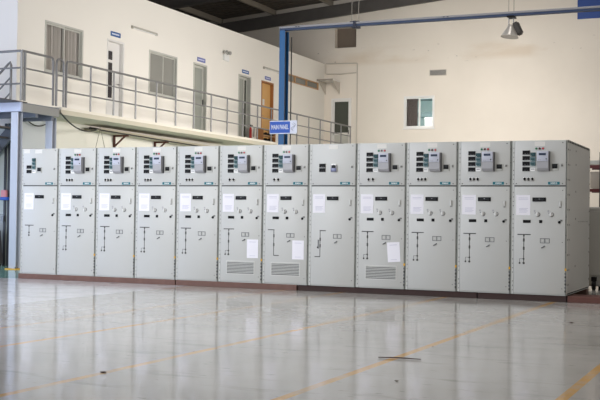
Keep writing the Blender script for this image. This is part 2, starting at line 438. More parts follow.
def door_long(n, D, top, kind):
    y0, y1 = D; t = top
    fm = {'white': 'frame_w', 'alu': 'alu', 'alu_open': 'alu', 'wood': 'wood_f'}[kind]
    mb = rect_frame(MB(), 'y', y0, y1, DECK - .02, t, XW - .13, XW + .012, .05, fm, False)
    f = struct(mb.build('door_%d' % n)); xl = XW - .09
    if kind == 'white':
        lf = MB().box(xl - .04, xl, y0 + .05, y1 - .05, DECK, t - .05, 'frame_w', .004).build('door_leaf', f)
        for (za, zb) in ((5.10, 5.32), (4.13, 5.03)):
            MB().box(xl - .001, xl + .008, y0 + .20, y0 + .37, za, zb, 'slot').build('pane', lf)
        MB().cyl((xl, y1 - .12, 4.5), (xl + .05, y1 - .12, 4.5), .012, 'chrome').cyl((xl + .05, y1 - .12, 4.5), (xl + .05, y1 - .24, 4.5), .01, 'chrome').build('door_handle', lf)
    elif kind == 'wood':
        lf = MB().box(xl - .04, xl, y0 + .05, y1 - .05, DECK, t - .05, 'wood_d', .004).build('door_leaf', f)
        MB().box(xl, xl + .006, y0 + .28, y0 + .42, 4.86, 5.06, 'label').build('door_notice', lf)['label'] = 'small white notice stuck on the orange door'
        MB().cyl((xl, y0 + .14, 4.5), (xl + .05, y0 + .14, 4.5), .012, 'chrome').cyl((xl + .05, y0 + .14, 4.5), (xl + .05, y0 + .26, 4.5), .01, 'chrome').build('door_handle', lf)
    else:
        c = y1 - .05 if kind == 'alu' else y1 - .28
        mb = rect_frame(MB(), 'y', y0 + .05, c, DECK, t - .05, xl - .04, xl, .06, 'alu')
        lf = mb.build('door_leaf', f)
        MB().box(xl - .024, xl - .016, y0 + .1, c - .05, DECK + .05, t - .1, 'pane_gg').build('pane', lf)
        MB().box(xl, xl + .03, c - .05, c - .03, 4.4, 4.6, 'steel').build('door_handle', lf)
        if kind == 'alu_open':
            l2 = MB().box(xl - .06, xl - .03, c - .02, y1 - .05, DECK, t - .05, 'alu').build('door_leaf', f)
            MB().box(xl - .03, xl - .024, c + .03, y1 - .1, DECK + .1, t - .12, 'pane_d').build('pane', l2)
    return f
door_long(1, D1, 5.6, 'white'); door_long(2, D2, 5.61, 'alu'); door_long(3, D3, 5.64, 'alu_open'); door_long(4, D4, 5.64, 'wood')
for (y0, y1, z0, z1, m, lab) in ((7.22, 7.66, 5.69, 5.81, 'dsign', 'small deep blue room sign above the white upstairs door'),
                                 (11.66, 12.13, 5.67, 5.79, 'dsign2', 'small violet blue room sign above the grey glass door right of the second window'),
                                 (14.52, 14.99, 5.70, 5.81, 'dsign', 'small blue room sign above the half open grey door beside the orange one'),
                                 (16.18, 16.62, 5.70, 5.81, 'dsign2', 'small violet blue room sign above the orange wooden door')):
    mb = MB().box(XW + .002, XW + .012, y0, y1, z0, z1, m)
    n = 7; w = (y1 - y0 - .1) / n
    for i in range(n): mb.box(XW + .012, XW + .0135, y0 + .05 + i * w, y0 + .05 + (i + .72) * w, z0 + .04, z1 - .04, 'signwhite')
    tag(mb.build('room_sign'), lab, 'sign', 'room signs above the upstairs doors')
# clerestory strip
mb = rect_frame(MB(), 'y', ST[0], ST[1], ST[2], ST[3], XW - .08, XW + .012, .035, 'strip_f')
for y in (18.62, 19.64): mb.box(XW - .08, XW + .012, y - .04, y + .02, ST[2], ST[3], 'strip_f')
f = struct(mb.build('window_3'))
for a, c in ((17.6, 18.58), (18.64, 19.6), (19.66, 20.66)): MB().box(XW - .05, XW - .04, a, c, ST[2] + .03, ST[3] - .03, 'pane_g').build('pane', f)
# tube lamps and emergency light on the long wall
for (y0, y1, lab) in ((8.15, 9.38, 'long slim tube lamp on the cream wall between white door and second window'), (16.03, 17.2, 'long slim tube lamp on the cream wall above the orange door')):
    r = tag(empty('batten_light', (XW, (y0 + y1) / 2, 6.07)), lab, 'lamp', 'tube lamps on the upstairs wall')
    h = (y1 - y0) / 2
    MB().box(.002, .05, -h, h, -.005, .035, 'batten', .004).build('housing', r)
    MB().cyl((.045, -h + .04, -.028), (.045, h - .04, -.028), .014, 'white', 10).build('tube', r)
    MB().box(.002, .06, -h, -h + .035, -.045, .02, 'batten').build('socket', r); MB().box(.002, .06, h - .035, h, -.045, .02, 'batten').build('socket', r)
r = tag(empty('emergency_light', (XW, 13.38, 6.02)), 'white twin headed emergency light on the cream wall between the glass doors', 'lamp')
MB().box(.0005, .07, -.15, .15, -.11, .08, 'white', .01).build('battery_box', r)
for s in (-1, 1):
    h = MB().tube([(.03, .1 * s, .15), (.07, .1 * s, .15), (.12, .12 * s, .14), (.13, .12 * s, .139)], [.035, .045, .062, .058], 'cab_edge', 14).build('lamp_head', r)
    MB().cyl((.131, .12 * s, .139), (.136, .12 * s, .138), .048, 'lens', 16).build('lens', h)
    MB().cyl((.04, .1 * s, .08), (.04, .1 * s, .13), .012, 'relay_side', 8).build('bracket', r)

# ------------------------------------------------------------------ back wall fittings
mb = rect_frame(MB(), 'x', -2.76, -1.97, DECK - .02, 5.6, YB - .03, YB + .1, .07, 'frame_w', False)
f = struct(mb.build('door_5'))
lf = rect_frame(MB(), 'x', -2.69, -2.04, DECK, 5.53, YB + .02, YB + .06, .05, 'frame_w'); lf.box(-2.64, -2.09, YB + .03, YB + .05, DECK + .05, 4.27, 'alu'); lf.box(-2.69, -2.04, YB + .02, YB + .06, 4.25, 4.33, 'frame_w')
lf = lf.build('door_leaf', f)
MB().box(-2.64, -2.09, YB + .035, YB + .045, 4.33, 5.48, 'pane_d').build('pane', lf)
MB().box(-2.09, -2.06, YB - .01, YB + .02, 4.28, 4.42, 'steel').build('door_handle', lf)
# window
f = rect_frame(MB(), 'x', BW[0], BW[1], BW[2], BW[3], YB - .02, YB + .12, .05, 'frame_w'); f.box(.02, 1.26, YB - .05, YB + .02, BW[2] - .03, BW[2], 'frame_w')
f = struct(f.build('window_4'))
for a, c, yo in ((.12, .66, .02), (.62, 1.16, .06)):
    s = rect_frame(MB(), 'x', a, c, BW[2] + .05, BW[3] - .05, YB + yo, YB + yo + .03, .045, 'frame_w').build('sash', f)
    MB().box(a + .04, c - .04, YB + yo + .012, YB + yo + .018, BW[2] + .09, BW[3] - .09, 'glass').build('pane', s)
# the room seen through it
struct(part('wall_annexe_back', None, (-.6, 2.2, YB + 2.2, YB + 2.3, 3.6, 6.6, 'room_teal')))
struct(part('wall_annexe_left', None, (-.7, -.6, YB + .25, YB + 2.3, 3.6, 6.6, 'room_teal')))
struct(part('wall_annexe_right', None, (2.2, 2.3, YB + .25, YB + 2.3, 3.6, 6.6, 'room_teal')))
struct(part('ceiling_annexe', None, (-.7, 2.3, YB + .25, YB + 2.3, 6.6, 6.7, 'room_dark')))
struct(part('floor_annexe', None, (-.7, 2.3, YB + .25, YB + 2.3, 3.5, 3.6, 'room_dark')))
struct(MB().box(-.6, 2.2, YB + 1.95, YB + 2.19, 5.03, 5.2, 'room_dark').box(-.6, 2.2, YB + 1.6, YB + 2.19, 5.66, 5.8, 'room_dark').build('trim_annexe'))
r = tag(empty('cupboard', (.56, YB + 1.65, 3.6)), 'white cupboard in the teal room behind the back window', 'cupboard')
MB().box(-.16, .44, -.2, .2, 0, 1.36, 'white', .01).build('body', r)
for a, c in ((-.15, .135), (.145, .43)):
    d = MB().box(a, c, -.215, -.2, .05, 1.31, 'white', .004).build('door', r)
    MB().box(c - .04 if a < 0 else a + .02, c - .02 if a < 0 else a + .04, -.235, -.215, .6, .75, 'chrome').build('handle', d)
o = MB(); N = 30; vs = []
for j in range(N + 1):
    u = .1 + .42 * j / N; yy = YB + .2 + .012 * math.sin(j * 1.1); vs += [(u, yy, 4.3), (u, yy, 5.62)]
h = len(vs); vs += [(v[0], v[1] + .006, v[2]) for v in vs]
o.add(vs, [(2 * j, 2 * j + 2, 2 * j + 3, 2 * j + 1) for j in range(N)] + [(h + 2 * j, h + 2 * j + 1, h + 2 * j + 3, h + 2 * j + 2) for j in range(N)], 'curtain_d', True)
tag(o.build('curtain'), 'dark brown curtain behind the left pane of the back wall window', 'curtain')
# wall vent
r = tag(empty('wall_vent', (1.33, YB, 6.4)), 'small grey louvred vent high on the back wall above the window', 'vent')
rect_frame(MB(), 'x', -.31, .31, -.11, .11, -.025, -.002, .02, 'ventwall').build('frame', r)
for i in range(5): MB().prism([(-.022, -.085 + i * .036), (-.005, -.07 + i * .036), (-.003, -.073 + i * .036), (-.02, -.088 + i * .036)], 'x', -.29, .29, 'ventwall').build('louvre', r)
MB().box(-.29, .29, -.004, -.002, -.09, .09, 'relay_side').build('backing', r)
# pipe runs
def P(*p): return [(x, YB - .03, z) for x, z in p]
tag(MB().tube(P((-3.0, 6.54), (-3.0, 6.89), (-2.98, 6.91), (-1.77, 6.88), (-1.74, 6.86), (-1.74, 3.5)), .022, 'ventwall', 8).build('conduit'), 'thin grey conduit running over and down right of the glazed back door', 'pipe')
tag(MB().tube(P((-2.97, 6.53), (-2.4, 6.5), (-1.78, 6.53)), .02, 'ventwall', 8).build('conduit'), 'thin slightly sagging conduit below the upper one near the wall corner', 'pipe')
tag(MB().box(6.2, 7.5, YB - .05, YB - .0005, 8.0, 8.85, 'bluebd', .01).build('blue_board'), 'plain blue board high on the back wall at the right', 'board')
# canopy over the back door
r = tag(empty('door_canopy', (-2.72, YB, 6.2)), 'small white canopy on brackets above the glazed back door', 'canopy')
MB().box(-.31, .3, -.75, -.002, 0, .035, 'frame_w').box(-.32, .31, -.77, -.75, -.01, .045, 'purlin').build('slab', r)
for x in (-.29, .27): MB().prism([(-.02, 0), (-.7, 0), (-.02, -.45)], 'x', x, x + .02, 'ventwall').build('bracket', r)

# ------------------------------------------------------------------ balcony railing
rail = tag(empty('balcony_railing', (XR, 2.4, DECK)), 'long grey three bar steel railing along the balcony edge', 'railing')
def rl(p): return (p[0] - XR, p[1] - 2.4, p[2] - DECK)
def tube_r(name, pts, r): return MB().tube([rl(p) for p in pts], r, 'rail', 8).build(name, rail)
def hoop(y0, y1, z=4.53, r=.1):
    pts = [(XR, y0, DECK)]
    for a in range(0, 91, 18): pts.append((XR, y0 + r - r * math.cos(math.radians(a)), z - r + r * math.sin(math.radians(a))))
    for a in range(0, 91, 18): pts.append((XR, y1 - r + r * math.sin(math.radians(a)), z - r + r * math.cos(math.radians(a))))
    return pts + [(XR, y1, DECK)]
tube_r('top_rail', [(XR, 2.4, 4.53), (XR, 3.36, 4.53), (XR, 3.43, 4.51), (XR, 3.46, 4.44), (XR, 3.46, DECK)], .026)
tube_r('post', [(XR, 2.4, DECK), (XR, 2.4, 4.53)], .032)
tube_r('post', [(XR, 2.5, DECK), (XR, 2.5, 4.53)], .026)
tube_r('rail_loop', hoop(3.57, 3.83), .026)
tube_r('top_rail', [(XR, 3.92, DECK), (XR, 3.92, 4.44), (XR, 3.95, 4.51), (XR, 4.02, 4.53), (XR, 21.22, 4.53)], .026)
for z in (4.18, 3.85):
    tube_r('mid_rail', [(XR, 2.4, z), (XR, 3.46, z)], .018); tube_r('mid_rail', [(XR, 3.57, z), (XR, 3.83, z)], .018); tube_r('mid_rail', [(XR, 3.92, z), (XR, 21.22, z)], .018)
for y in (4.84, 5.77, 6.72, 7.68, 8.63, 9.58, 10.55, 11.5, 12.47, 13.45, 14.42, 15.4, 16.36, 17.34, 18.32, 19.3, 20.26, 21.2): tube_r('post', [(XR, y, DECK), (XR, y, 4.53)], .022)
r2 = tag(empty('landing_railing', (-2.1, 2.4, DECK - .03)), 'grey three bar railing across the front of the white end wall', 'railing')
mb = lambda name, a, c, rr: MB().tube([(a[0] + 2.1, a[1] - 2.4, a[2] - DECK + .03), (c[0] + 2.1, c[1] - 2.4, c[2] - DECK + .03)], rr, 'rail', 8).build(name, r2)
mb('top_rail', (-6, 2.4, 4.53), (-1.99, 2.4, 4.53), .026)
for z in (4.18, 3.85): mb('mid_rail', (-6, 2.4, z), (-1.99, 2.4, z), .018)
for x in (-5.9, -4.9, -3.9, -2.93): mb('post', (x, 2.4, DECK - .03), (x, 2.4, 4.53), .026)
# stairs going down to the left behind the landing edge
stx, stl = -2.6, .87
r3 = tag(empty('steel_stair', (-2.4, 2.8, 0)), 'grey steel stair with sloping handrail below the corner landing', 'stairs')
L3 = lambda x, y, z: (x + 2.4, y - 2.8, z)
def s_tube(name, pts, rr): return MB().tube([L3(*p) for p in pts], rr, 'rail', 8).build(name, r3)
zs = lambda x, off: off + (x + 2.4) * stl
s_tube('handrail', [(-2.39, 2.6, 3.48), (-2.39, 2.6, 4.28), (-2.42, 2.6, 4.34), (-2.47, 2.6, zs(-2.47, 4.36)), (-5.4, 2.6, zs(-5.4, 4.36))], .026)
for o_ in (4.03, 3.70): s_tube('mid_rail', [(-2.39, 2.6, o_), (-5.4, 2.6, zs(-5.4, o_))], .018)
for x in (-3.4, -4.4, -5.3): s_tube('post', [(x, 2.6, zs(x, 3.36)), (x, 2.6, zs(x, 4.36))], .022)
for y in (2.6, 3.4):
    MB().prism([(L3(-2.76, 0, 0)[0], 2.98), (L3(-2.76, 0, 0)[0], 3.34), (L3(-6.56, 0, 0)[0], .0), (L3(-6.19, 0, 0)[0], 0.)], 'y', y - 2.8 - .03, y - 2.8 + .03, 'stringer').build('stringer', r3)
for i in range(15):
    x = -2.95 - i * .225; z = 3.02 - i * .2
    MB().box(x + 2.4 - .12, x + 2.4 + .12, -.17, .57, z - .02, z + .01, 'plate').build('tread', r3)

# columns under the landing
def column(y0, lab, base):
    r = tag(empty('steel_column', (XR - .15, y0, 0)), lab, 'column', 'columns under the balcony corner')
    MB().box(-.10, .08, -.075, -.06, .02, 3.26, 'colm').box(-.10, .08, .06, .075, .02, 3.26, 'colm').box(-.025, .005, -.06, .06, .02, 3.26, 'colm').build('shaft', r)
    MB().box(-.15, .13, -.13, .13, 0, .02, 'yellow').build('base_plate', r)['label'] = 'yellow painted base plate'
    for sx in (-.12, .1):
        for sy in (-.1, .1): MB().cyl((sx, sy, .02), (sx, sy, .05), .015, 'steel', 6).build('bolt', r)
column(2.47, 'pale blue painted steel column under the balcony corner left of the cubicles', True)
column(3.62, 'pale steel column behind the leftmost cubicle under the balcony', True)

# dark doorway and fittings below the landing
f = struct(MB().box(-3.20, -3.08, YF - .06, YF - .002, 0, 3.15, 'darkdoor').box(-3.31, -3.25, YF - .05, YF - .002, 0, 3.15, 'darkdoor').box(-3.25, -3.20, YF - .03, YF - .002, 0, 3.15, 'pane_gg').build('door_6'))
MB().box(-4.2, -3.31, YF - .03, YF - .002, 1.15, 3.1, 'panel_lg').box(-4.2, -3.31, YF - .03, YF - .002, 0.02, 1.15, 'pane_g').build('door_leaf', f)
MB().box(-3.33, -3.27, YF - .09, YF - .05, .98, 1.1, 'steel').build('door_handle', f)
r = tag(empty('alarm_sounder', (-3.23, YF - .06, 1.45)), 'small red and blue box on the dark door frame at far left', 'alarm')
MB().box(-.07, .05, -.1, -.002, .06, .22, 'pink', .01).build('red_cover', r); MB().box(-.1, .09, -.1, -.002, 0, .07, 'signblue', .01).build('blue_base', r)
r = tag(empty('equipment_bag', (-3.32, 3.28, 0)), 'dark bag standing on the floor below the landing at far left', 'bag')
b = bmesh.new(); bmesh.ops.create_cube(b, size=1)
for v in b.verts: v.co = (v.co.x * (.3 if v.co.z < 0 else .24), v.co.y * (.4 if v.co.z < 0 else .22), .42 + v.co.z * .84)
bmesh.ops.bevel(b, geom=list(b.edges), offset=.06, segments=3, affect='EDGES'); MB().bm(b, 'bag', True).build('bag_body', r)
MB().tube([(-.06, -.02, .82), (-.06, -.02, .9), (.06, -.02, .9), (.06, -.02, .82)], .012, 'bag', 6).build('handle', r)

# hanging cable, tray with brackets, strings
def sag(a, c, d, n=14):
    a, c = Vector(a), Vector(c); return [a.lerp(c, t / n) - Vector((0, 0, d * 4 * (t / n) * (1 - t / n))) for t in range(n + 1)]
tag(MB().tube(sag((XR + .03, 3.7, 3.36), (-2.62, 6.13, 3.23), .19), .016, 'cable', 6).build('cable'), 'dark cable sagging from the balcony corner to the wall tray', 'cable')
tag(MB().tube(sag((-2.95, 3.70, 3.355), (-2.95, 4.74, 3.335), .2), .014, 'cable', 6).build('cable'), 'short dark cable sagging in front of the pale wall panel between the two columns', 'cable')
r = tag(empty('cable_tray', (XW + .006, 6.15, 3.2)), 'beige cable tray on brown brackets along the wall below the balcony', 'tray')
mbt = MB()
mbt.prism([(0, 0), (0, .06), (6.5, -.02), (6.5, -.08)], 'x', .45, .47, 'tray'); mbt.prism([(0, 0), (0, .015), (6.5, -.065), (6.5, -.08)], 'x', .02, .45, 'tray'); mbt.prism([(0, 0), (0, .06), (6.5, -.02), (6.5, -.08)], 'x', .004, .02, 'tray')
mbt.build('tray', r)
MB().tube([(.2, -.05, .05), (.2, 3, .01), (.22, 6.5, -.02)], .03, 'cable', 8).build('cable_bundle', r)
MB().tube([(.49, -.02, .0), (.49, 6.5, -.09)], .018, 'cable', 8).build('pipe', r)
for y in (1.25, 3.2, 5.2):
    z = -.004 - y * .0123
    MB().box(.002, .44, y, y + .05, z - .04, z, 'bracket').box(.002, .045, y, y + .05, z - .34, z - .04, 'bracket').prism([(.045, z - .3), (.045, z - .25), (.3, z - .04), (.36, z - .04)], 'y', y + .01, y + .04, 'bracket').build('bracket', r)
for dy, lab in ((-.35, 'thin pale string hanging from the tray end, slanting left'), (.4, 'thin pale string hanging from the tray end, slanting right')):
    tag(MB().tube([(-2.583, 6.17 + dy * .06, 3.2), (-2.583, 6.16 + dy, 2.3)], .007, 'string', 5).build('string'), lab, 'string', 'strings hanging from the tray')
# things on the balcony
r = tag(empty('fire_extinguisher', (-2.92, 14.93, DECK)), 'slim red fire extinguisher standing by the half open upstairs door', 'extinguisher')
MB().tube([(0, 0, .0), (0, 0, .42), (0, 0, .5), (0, 0, .53)], [.042, .042, .028, .02], 'red', 14).build('cylinder', r)
MB().cyl((0, 0, .53), (0, 0, .58), .025, 'black', 10).box(-.02, .02, -.02, .12, .57, .59, 'black').build('valve', r)
MB().tube([(.03, .03, .56), (.1, .05, .5), (.09, .05, .2)], .012, 'black', 6).build('hose', r)
r = tag(empty('shoe_rack', (-2.55, 15.3, DECK)), 'low shoe rack standing on the balcony in front of the orange door', 'rack')
for y in (-.45, .45): MB().box(-.12, .12, y - .015, y + .015, 0, .46, 'wood_f').build('side_panel', r)
for z in (.06, .24, .44): MB().box(-.12, .12, -.435, .435, z, z + .02, 'strip_f').build('shelf', r)
for i, (y, z, lab) in enumerate(((-.3, .08, 'dark shoe low on the shoe rack, left'), (0, .08, 'dark shoe low on the shoe rack, middle'), (.28, .08, 'dark shoe low on the shoe rack, right'), (-.28, .26, 'dark shoe on the upper shoe rack shelf, left'), (.02, .26, 'dark shoe on the upper shoe rack shelf, middle'), (.3, .26, 'dark shoe on the upper shoe rack shelf, right'))):
    b = bmesh.new(); bmesh.ops.create_uvsphere(b, u_segments=12, v_segments=8, radius=1)
    for v in b.verts: v.co = (v.co.x * .11, v.co.y * .09, max(v.co.z, -.3) * (.09 if v.co.x < 0 else .055) + .03)
    o = MB().bm(b, 'black', True).build('shoe'); o.location = (-2.55, 15.3 + y, DECK + z); tag(o, lab, 'shoe', 'dark shoes on the balcony rack')

# ------------------------------------------------------------------ blue gantry
GY = 5.0
r = tag(empty('gantry_frame', (2.785, GY, 0)), 'tall blue steel post carrying a long overhead rail to the right', 'gantry')
def gantry_post(x):
    MB().box(x - .075, x + .045, 0, .02, .02, 5.105, 'blue').box(x - .075, x + .045, .2, .22, .02, 5.105, 'blue').box(x - .025, x - .005, .02, .2, .02, 5.105, 'navy').build('post', r)
    MB().box(x - .15, x + .13, -.06, .28, 0, .02, 'blue').build('base_plate', r)
gantry_post(0); gantry_post(13.2)
MB().box(-.08, 14, -.02, .16, 5.145, 5.185, 'lip_lit', .006).build('top_rail', r)['label'] = 'pale grey lit lip along the top of the beam'
MB().box(-.075, 14, 0, .12, 5.105, 5.145, 'beamblue').build('beam', r)
for x in (.3, .36, 3.5, 3.58, 8.1): MB().box(x, x + .03, -.026, -.02, 5.155, 5.172, 'dark').build('clip', r)
tag(MB().tube([(2.865, GY + .28, 5.0), (2.865, GY + .28, 2.0), (2.86, GY + .28, 0)], .014, 'cable', 8).build('cable'), 'thin black cable running down just behind the blue post', 'cable')
# rail hanger
r = tag(empty('rail_hanger', (4.42, GY + .06, 5.186)), 'pair of thin hanger rods above the rail near the high opening', 'hanger')
for x in (-.1, .05): MB().cyl((x, 0, 0), (x, 0, zr(4.4 + x) - 5.186 + .2), .007, 'purlin', 8).build('rod', r)
MB().box(-.08, .06, -.085, .105, -.12, -.084, 'navy', .006).box(-.04, .02, -.09, -.082, -.1, .02, 'navy').box(-.04, .02, .105, .11, -.1, .02, 'navy').box(-.12, .07, -.06, .06, .001, .02, 'navy').build('clamp', r)
# main panel sign
r = tag(empty('panel_sign', (2.85, GY - .03, 3.05)), 'blue and white hanging sign reading MAIN PANEL on the blue post', 'sign')
MB().box(-.32, .31, -.02, 0, -.14, .14, 'signwhite', .006).build('board', r)
MB().box(-.31, .155, -.025, -.02, -.12, .12, 'signblue').build('blue_field', r)
text_into(MB(), 'MAIN PANEL', .135, 'signwhite', lambda x, y, h: (-.078 + x, -.0265 - h, y), .52).build('lettering', r)
mb = MB()
mb.tube([(.23 + .05 * math.sin(t * .7), -.022, .09 - t * .018) for t in range(10)], .008, 'relay_face', 6).tube([(.20, -.022, .07), (.27, -.022, .02), (.2, -.022, -.06)], .007, 'relay_face', 6)
mb.build('emblem', r)
MB().box(-.12, -.02, 0, .028, -.02, .02, 'steel').build('bracket', r)
# hanging lamp
r = tag(empty('hanging_lamp', (7.63, GY + .05, 5.085)), 'pale bell shaped factory lamp hanging from the overhead rail', 'lamp')
ax = Vector((-.1, -.1, -1)).normalized(); o0 = Vector((-.0, 0, -.15))
def prof(ps, m, name, n=24, par=r):
    return MB().tube([o0 + ax * t for t, _ in ps], [q for _, q in ps], m, n, False).build(name, par)
prof([(.0, .03), (.015, .06), (.06, .072), (.11, .10), (.16, .13), (.205, .152), (.235, .162), (.24, .172), (.23, .154), (.20, .142), (.155, .12), (.11, .092), (.06, .064), (.03, .04)], 'lampshade', 'reflector')
MB().tube([o0 + ax * .1, o0 + ax * .13, o0 + ax * .2, o0 + ax * .22], [.02, .045, .045, .02], 'white', 12).build('bulb', r)
bx = Vector((1, .2, -.35)).normalized()
b = bmesh.new(); bmesh.ops.create_cube(b, size=1); 
for v in b.verts: v.co = (v.co.x * .13, v.co.y * .16, v.co.z * .26)
bmesh.ops.bevel(b, geom=list(b.edges), offset=.025, segments=2, affect='EDGES'); b.transform(Matrix.Translation((.12, .03, -.225)) @ Matrix.Rotation(math.radians(-24), 4, 'Y'))
MB().bm(b, 'lampback').build('ballast', r)['label'] = 'dark ballast box behind the reflector'
for x in (-.045, .045): MB().cyl((x, 0, -.16), (x, 0, -.01), .009, 'chrome', 8).build('hook', r)
MB().box(-.07, .07, -.11, .15, -.012, .018, 'black', .008).build('clamp', r)
for x in (-.05, .05): MB().cyl((x, 0, .101), (x, 0, zr(7.63 + x) - 5.085 + .2), .007, 'purlin', 8).build('rod', r)

# ------------------------------------------------------------------ the switchgear row
PW, CH, CD, Z0 = .8, 2.22, 2.08, .09
cache = {}
def cpart(key, name, fn, parent, loc=None):
    """one mesh per kind of part, shared by every cubicle"""
    if key not in cache:
        o = fn(MB()).build(name, parent); cache[key] = o.data
        if loc: o.location = loc
        return o
    return link(name, cache[key], parent, loc)
def screw(mb, x, z, y=0, r=.009, m='steel'): return mb.cyl((x, y - .004, z), (x, y + .002, z), r, m, 8)
def f_body(mb):
    mb.box(.004, PW - .004, .022, CD, 0, CH, 'cab', .004)
    return mb
def f_strip_l(mb):
    mb.box(.004, .02, .004, .0215, .004, CH - .004, 'joint_l').box(.02, .047, .0, .0215, .004, CH - .004, 'cab')
    for i in range(34):
        z = .05 + i * .064
        if i % 5 != 3: mb.box(.03, .039, -.0008, .001, z, z + .018, 'hole')
    return mb
def f_strip_r(mb):
    mb.box(.783, .796, .006, .0215, .004, CH - .004, 'joint')
    for z in (.16, .62, .86, 1.12, 1.38, 1.66, 1.9, 2.1): screw(mb, .79, z, .004, .007, 'gap')
    return mb
def f_top_door(mb):
    mb.box(.05, .78, -.002, .02, 1.572, CH - .006, 'cab', .003)
    for x, z in ((.735, 2.18), (.735, 1.595), (.075, 1.595)): screw(mb, x, z, -.002)
    return mb
def f_low_door(mb):
    mb.box(.05, .78, -.002, .02, .02, 1.553, 'cab', .003)
    for x, z in ((.74, .76), (.74, 1.5), (.74, .1)): screw(mb, x, z, -.002, .007)
    return mb
def f_gap(mb): return mb.box(.046, .783, .004, .0215, 1.553, 1.572, 'gap')
def f_kick(mb): return mb.box(.05, .78, .008, .0215, .0, .018, 'cab_edge')
def f_meter(mb):
    mb.box(-.004, .109, -.008, -.002, -.004, .062, 'cab_edge', .002)
    mb.box(0, .105, -.014, -.002, 0, .058, 'black', .003)
    mb.box(.03, .05, -.0146, -.0135, .01, .016, 'relay_side'); mb.box(.07, .085, -.0146, -.0135, .008, .014, 'relay_side')
    return mb
def f_sw(mb):
    mb.box(0, .044, -.008, -.002, 0, .05, 'white', .002); mb.cyl((.022, -.016, .028), (.022, -.008, .028), .0185, 'black', 14)
    mb.box(.017, .027, -.026, -.016, .008, .048, 'black'); mb.box(.0, .044, -.0085, -.0075, 0, .006, 'dark'); return mb
def f_relay(mb):     # the box standing out of the door
    mb.prism([(-.002, 1.772), (-.06, 1.782), (-.088, 1.815), (-.088, 2.05), (-.002, 2.062)], 'x', .387, .548, 'relay_grey')
    mb.prism([(-.002, 1.775), (-.04, 1.785), (-.04, 2.045), (-.002, 2.06)], 'x', .548, .558, 'relay_side')
    return mb
def f_relay_face(mb):
    mb.box(.387, .548, -.1, -.088, 1.915, 2.058, 'relay_face', .004)
    for x in (.405, .43): mb.box(x, x + .014, -.102, -.1, 1.928, 1.938, 'relay_grey')
    mb.cyl((.52, -.103, 1.945), (.52, -.099, 1.945), .009, 'black', 10)
    return mb
def f_lcd(mb): return mb.box(.415, .515, -.103, -.1, 1.998, 2.03, 'lcd')
def f_teal(mb):
    for i, z in enumerate((1.85, 1.917, 1.984)):
        mb.box(.278, .35, -.022, -.002, z, z + .06, 'teal_l' if i < 2 else 'teal', .003); mb.box(.29, .34, -.0235, -.0215, z + .018, z + .042, 'teal')
        mb.box(.285, .295, -.0235, -.0215, z + .006, z + .012, 'white')
    return mb
def f_wh(mb): mb.box(.278, .35, -.014, -.002, 1.775, 1.822, 'white', .003); mb.box(.288, .338, -.0155, -.0135, 1.797, 1.812, 'relay_grey'); return mb
def f_emeter(mb):
    mb.box(.565, .665, -.016, -.002, 1.785, 1.885, 'cab_edge', .004); mb.box(.576, .654, -.02, -.016, 1.812, 1.877, 'black', .003); mb.box(.588, .642, -.0212, -.0198, 1.84, 1.866, 'dark'); return mb
def f_knob(mb):
    mb.cyl((.725, -.012, 1.865), (.725, -.002, 1.865), .017, 'cab_edge', 12); mb.box(.715, .735, -.024, -.012, 1.84, 1.87, 'steel', .003); return mb
def f_brand(mb):
    mb.box(.528, .70, -.006, -.002, 1.578, 1.626, 'brand_rim', .002); mb.box(.531, .697, -.0072, -.0058, 1.581, 1.623, 'brand')
    return text_into(mb, 'SIEMENS', .027, 'white', lambda x, y, h: (.614 + x, -.0078 - h * .5, 1.602 + y), .95)
def f_lblplate(mb): mb.box(.335, .485, -.004, -.002, 2.135, 2.2, 'label'); return mb
def f_lamp(c):
    def g(mb): mb.cyl((0, -.006, 0), (0, -.002, 0), .017, 'relay_side', 12); mb.cyl((0, -.016, 0), (0, -.006, 0), .0145, c, 12); return mb
    return g
def f_paper(mb):
    mb.box(.078, .282, -.005, -.002, 1.14, 1.432, 'paper')
    mb.box(.11, .25, -.0056, -.0048, 1.385, 1.392, 'ink'); mb.box(.11, .25, -.0056, -.0048, 1.365, 1.37, 'ink')
    for i in range(4): mb.box(.12, .25 - .02 * (i % 2), -.0056, -.0048, 1.235 - i * .018, 1.241 - i * .018, 'ink')
    return mb
def f_disp(mb): mb.box(.312, .505, -.012, -.002, 1.338, 1.397, 'black', .003); mb.box(.34, .48, -.0128, -.0118, 1.352, 1.384, 'dark'); mb.box(.40, .42, -.0135, -.0125, 1.372, 1.378, 'relay_grey'); return mb
def f_handle(mb):
    mb.box(.688, .728, -.008, -.002, 1.25, 1.352, 'cab_edge', .003); mb.box(.698, .716, -.026, -.008, 1.275, 1.345, 'knob', .004); mb.box(.694, .72, -.01, -.0075, 1.25, 1.262, 'steel'); return mb
def f_turn(mb): mb.cyl((0, -.012, 0), (0, -.002, 0), .03, 'knob', 16); mb.box(-.01, .01, -.03, -.012, -.028, .028, 'knob', .003); mb.cyl((.006, -.005, -.003), (.006, -.002, -.003), .034, 'relay_side', 16); mb.box(-.052, -.03, -.006, -.002, .035, .06, 'relay_grey'); mb.box(-.042, -.016, -.006, -.002, .014, .024, 'relay_side'); return mb
def f_win(mb): mb.box(.178, .29, -.007, -.002, 1.03, 1.073, 'black', .002); return mb
def f_sq(mb): mb.box(.41, .455, -.009, -.002, 1.03, 1.074, 'black', .003); return mb
def f_key(mb): mb.cyl((.697, -.012, 1.045), (.697, -.002, 1.045), .02, 'black', 14); mb.box(.705, .74, -.01, -.002, 1.058, 1.082, 'steel', .002); return mb
